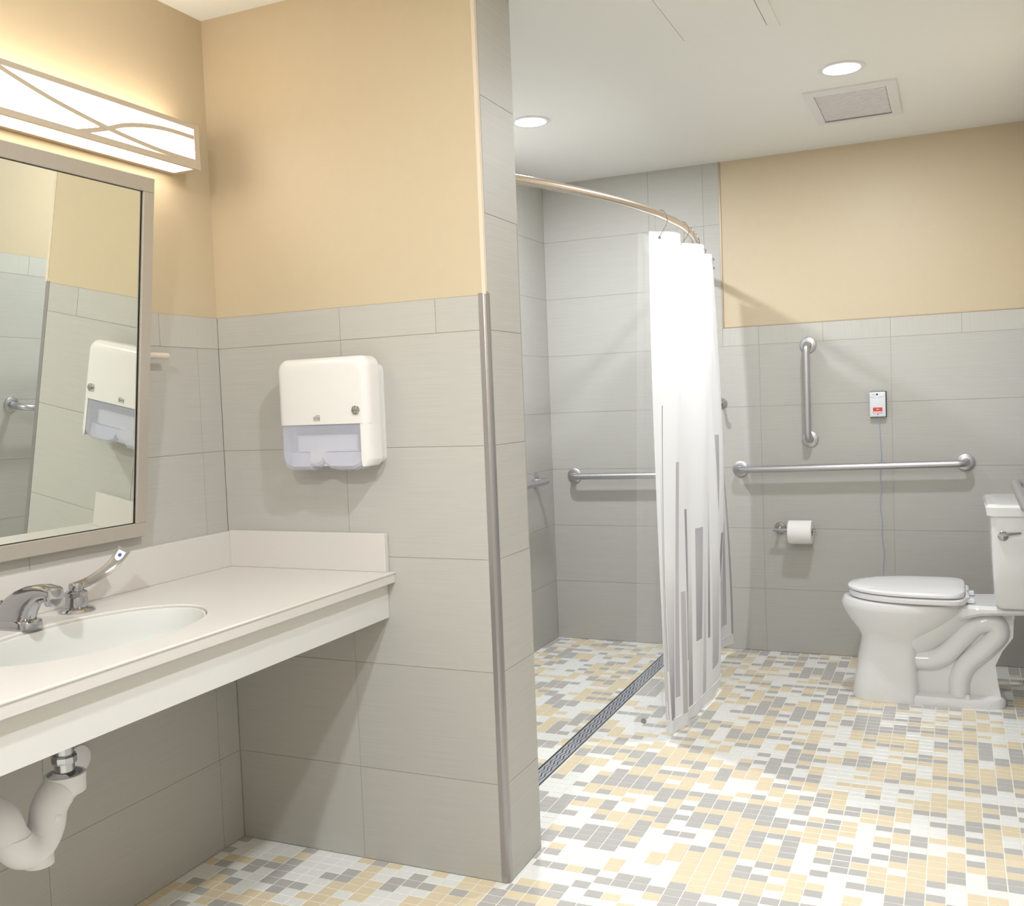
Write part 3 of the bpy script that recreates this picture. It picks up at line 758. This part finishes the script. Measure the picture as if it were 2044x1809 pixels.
obj('core', lathe([(.0180,.001),(.0197,.0),(.0197,.112),(.0180,.111),(.0180,.001)], RC, 'X', 32, cap=False), M_CARD, t, smooth=True)

# ------------------------------------------------------------------ emergency pull station
X0, X1, Z0, Z1 = 1.648, 1.719, 1.168, 1.286
t = thing('pull_call_station', 'white emergency call box with red label and pull cord by the toilet', 'call box', ((X0+X1)/2, D, Z0))
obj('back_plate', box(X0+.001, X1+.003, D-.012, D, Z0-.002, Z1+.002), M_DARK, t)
cs = obj('case', box(X0, X1, D-.032, D-.012, Z0, Z1, bev=.003, seg=3), M_WHITEP, t, smooth=True)
yf = D-.0323; xc = (X0+X1)/2
sub('red_label', box(xc-.021, xc+.021, yf-.0008, yf+.001, Z0+.026, Z0+.044, bev=.0004, seg=1), M_RED, cs)
sub('label_mark', box(xc-.006, xc+.006, yf-.0012, yf, Z0+.034, Z0+.037), M_WHITEP, cs)
sub('lettering', text_on_y('PULL FOR HELP', .0062, xc, yf-.0004, Z0+.0175), M_RED, cs)
bm = bmesh.new(); a = [bm.verts.new(p) for p in ((xc-.005,yf-.0006,Z0+.0125),(xc+.005,yf-.0006,Z0+.0125),(xc,yf-.0006,Z0+.008))]; b2 = [bm.verts.new(v.co+Vector((0,.001,0))) for v in a]
bm.faces.new(a); bm.faces.new(b2[::-1])
for k in range(3): bm.faces.new((a[k],a[(k+1)%3],b2[(k+1)%3],b2[k]))
sub('arrow', bm, M_RED, cs)
sub('reset_button', lathe([(.0045,0),(.0045,-.0015)], (xc-.002,yf+.0005,Z1-.012), 'Y', 16), M_DARK, cs)
sub('small_print', box(xc-.023, xc-.012, yf-.0005, yf+.0004, Z1-.0132, Z1-.0112), M_GREYP, cs)
sub('chevron_line', add_tube(bmesh.new(), [(X0+.002,yf,Z1-.024),(xc-.002,yf,Z1-.029),(X1-.002,yf,Z1-.020)], .0006, 6), M_GREYP, cs)
sub('indicator_light', lathe([(.0026,0),(.0026,-.0012)], (xc-.002,yf+.0004,Z1-.029), 'Y', 12), M_LED, cs)
cp = []
for k in range(60):
    z = Z0+.002-k*(Z0-.10)/59; a = min(k/20, 1)
    cp.append((xc+.003+.006*(1-math.exp(-k/12))+a*.0035*math.sin(k*.75)+.004*math.sin(k*.21), D-.022+.006*a*math.cos(k*.5), z))
obj('pull_cord', tube(cp, .0013, 8), M_CORD, t, smooth=True)

# ------------------------------------------------------------------ toilet
YT = 2.060; TX0 = 1.560; TX1 = XR
t = thing('toilet', 'white two piece toilet with closed lid against the right wall', 'toilet', (1.86, YT, 0))
def egg(xf, xb, hy, z, n=40, pf=2.0, pb=2.4, xm=None):
    """closed outline: round nose at xf, blunter back at xb"""
    xm = xm if xm is not None else xf+(xb-xf)*.5; out = []
    for k in range(n):
        a = 2*PI*k/n; c, s = math.cos(a), math.sin(a); e = pb if c > 0 else pf
        u = math.copysign(abs(c)**(2/e), c); v = math.copysign(abs(s)**(2/e), s)
        out.append(Vector((xm + u*((xb-xm) if c > 0 else (xm-xf)), YT+v*hy, z)))
    return out
bm = bmesh.new()
# front pedestal into bowl
sec = [(1.600,1.865,.120,.0,3.,6),(1.598,1.865,.122,.015,3.,6),(1.606,1.862,.118,.06,3.,6),(1.622,1.858,.112,.16,3.,6),(1.636,1.862,.110,.222,2.8,5),(1.636,1.880,.116,.248,2.4,4),(1.618,1.930,.136,.278,2.2,3),(1.590,1.985,.156,.310,2.1,2.6),(1.568,2.030,.171,.342,2.0,2.4),(1.558,2.058,.180,.368,2.0,2.3),(1.560,2.062,.182,.384,2.0,2.3),(1.568,2.062,.178,.398,2.0,2.3),(1.585,2.055,.165,.403,2.0,2.3)]
add_loft(bm, [egg(a,b_,h,z,pf=pf,pb=pb,xm=a+(b_-a)*.52) for a,b_,h,z,pf,pb in sec])
# deck that carries the tank
def deck(x, hy, z0, z1):
    r = .012; return [Vector((x, YT+y, z)) for y, z in ((-hy,z0+r),(-hy+r,z0),(hy-r,z0),(hy,z0+r),(hy,z1-r),(hy-r,z1),(-hy+r,z1),(-hy,z1-r))]
add_loft(bm, [deck(1.99,.090,.335,.396), deck(2.03,.125,.345,.400), deck(2.10,.125,.362,.400), deck(2.22,.140,.372,.402), deck(2.285,.140,.376,.402)])
# underside of the bowl sweeping up to the deck
add_loft(bm, [egg(1.70,1.93,.085,.195,pf=2,pb=2),egg(1.68,1.985,.105,.235,pf=2,pb=2),egg(1.66,2.035,.120,.275,pf=2,pb=2),egg(1.66,2.085,.130,.320,pf=2,pb=2),egg(1.66,2.125,.132,.362,pf=2,pb=2)])
# base plate and rear web
add_loft(bm, [egg(1.66,2.190,.110,0,pf=4,pb=4),egg(1.66,2.190,.112,.020,pf=4,pb=4),egg(1.67,2.182,.106,.034,pf=4,pb=4),egg(1.68,2.170,.075,.040,pf=4,pb=4)])
def web(pts, hy): 
    b = bm; r0 = [b.verts.new((x, YT-hy, z)) for x, z in pts]; r1 = [b.verts.new((x, YT+hy, z)) for x, z in pts]; n = len(pts)
    b.faces.new(r0); b.faces.new(r1[::-1])
    for k in range(n): b.faces.new((r0[k], r0[(k+1)%n], r1[(k+1)%n], r1[k]))
web([(1.85,.02),(2.172,.02),(2.158,.10),(2.150,.16),(2.175,.215),(2.215,.27),(2.22,.375),(2.00,.375),(1.94,.30),(1.86,.21)], .056)
# trapway relief: rising leg then falling leg
for s in (-1, 1):
    y = YT+s*.052
    add_tube(bm, catmull([(1.84,YT+s*.050,.165),(1.92,y,.170),(1.975,y,.200),(2.03,y,.262),(2.085,y,.315),(2.145,y,.325),(2.165,y,.285),(2.115,y,.225),(2.05,y,.165),(2.020,y,.105),(2.015,y,.030)],6), [.040]*61, 18)
bowl = obj('bowl', bm, M_PORC, t, smooth=True)
for s in (-1, 1):
    obj('bolt_cap', lathe([(.014,0),(.0135,.008),(.010,.015),(.004,.019),(0,.0195)], (2.048,YT+s*.092,.030), seg=20), M_PORC, t, smooth=True)
# seat and lid
def lidring(f, hy, z, xb=2.042): return egg(f, xb, hy, z, n=64, pf=2.15, pb=5, xm=1.90)
bm = add_loft(bmesh.new(), [lidring(1.596,.178,.407,2.05), lidring(1.590,.183,.412,2.052), lidring(1.590,.184,.424,2.052), lidring(1.596,.179,.430,2.05)])
obj('seat', bm, M_SEAT, t, smooth=True)
bm = add_loft(bmesh.new(), [lidring(1.592,.180,.4335), lidring(1.586,.185,.438), lidring(1.586,.185,.445), lidring(1.594,.179,.452), lidring(1.64,.145,.456,2.035), lidring(1.74,.070,.458,2.00)])
obj('lid', bm, M_SEAT, t, smooth=True)
for s in (-1, 1):
    bm = box(2.036, 2.078, YT+s*.075-.016, YT+s*.075+.016, .402, .420, bev=.004)
    add_tube(bm, [(2.050,YT+s*.075-.02,.430),(2.050,YT+s*.075+.02,.430)], .008, 16)
    obj('hinge', bm, M_SEAT, t, smooth=True)
for o in list(t.children):        # ADA-height bowl
    for v in o.data.vertices: v.co.z *= 1.055; v.co.y *= 1.09
# tank
def rrxy(x0, x1, y0, y1, z, r, n=5):
    out = []
    for cx, cy, a0 in ((x1-r,y1-r,0),(x0+r,y1-r,PI/2),(x0+r,y0+r,PI),(x1-r,y0+r,1.5*PI)):
        for k in range(n+1): a = a0+PI/2*k/n; out.append(Vector((cx+r*math.cos(a), cy+r*math.sin(a), z)))
    return out
XB = XR-.008
bm = add_loft(bmesh.new(), [rrxy(2.160,XB,YT-.178,YT+.178,.426,.03), rrxy(2.148,XB,YT-.196,YT+.196,.448,.03), rrxy(2.140,XB,YT-.208,YT+.208,.62,.026), rrxy(2.136,XB,YT-.214,YT+.214,.786,.022)])
obj('tank', bm, M_PORC, t, smooth=True)
bm = add_loft(bmesh.new(), [rrxy(2.134,XB,YT-.216,YT+.216,.786,.026), rrxy(2.122,XB,YT-.226,YT+.226,.794,.030), rrxy(2.118,XB,YT-.229,YT+.229,.826,.034), rrxy(2.126,XB,YT-.221,YT+.221,.836,.034), rrxy(2.145,XB-.01,YT-.200,YT+.200,.8375,.03)])
obj('tank_lid', bm, M_PORC, t, smooth=True)
yl = YT-.212
bm = lathe([(.018,0),(.019,-.004),(.014,-.009),(.0,-.011)], (2.178,yl,.716), 'Y', 24)
add_loft(bm, [[Vector((x, yl-.010+dy, .722+dz+(x-2.178)*.12)) for dy, dz in ((-s_,-s_*.8),(s_,-s_*.8),(s_,s_*.8),(-s_,s_*.8))] for x, s_ in ((2.160,.005),(2.178,.008),(2.205,.006),(2.240,.004))])
obj('flush_lever', bm, M_CHROME, t, smooth=True)
obj('tank_bolt', tube([(2.215,YT-.10,.37),(2.215,YT-.10,.43)], .006, 12), M_PORC, t, smooth=True)
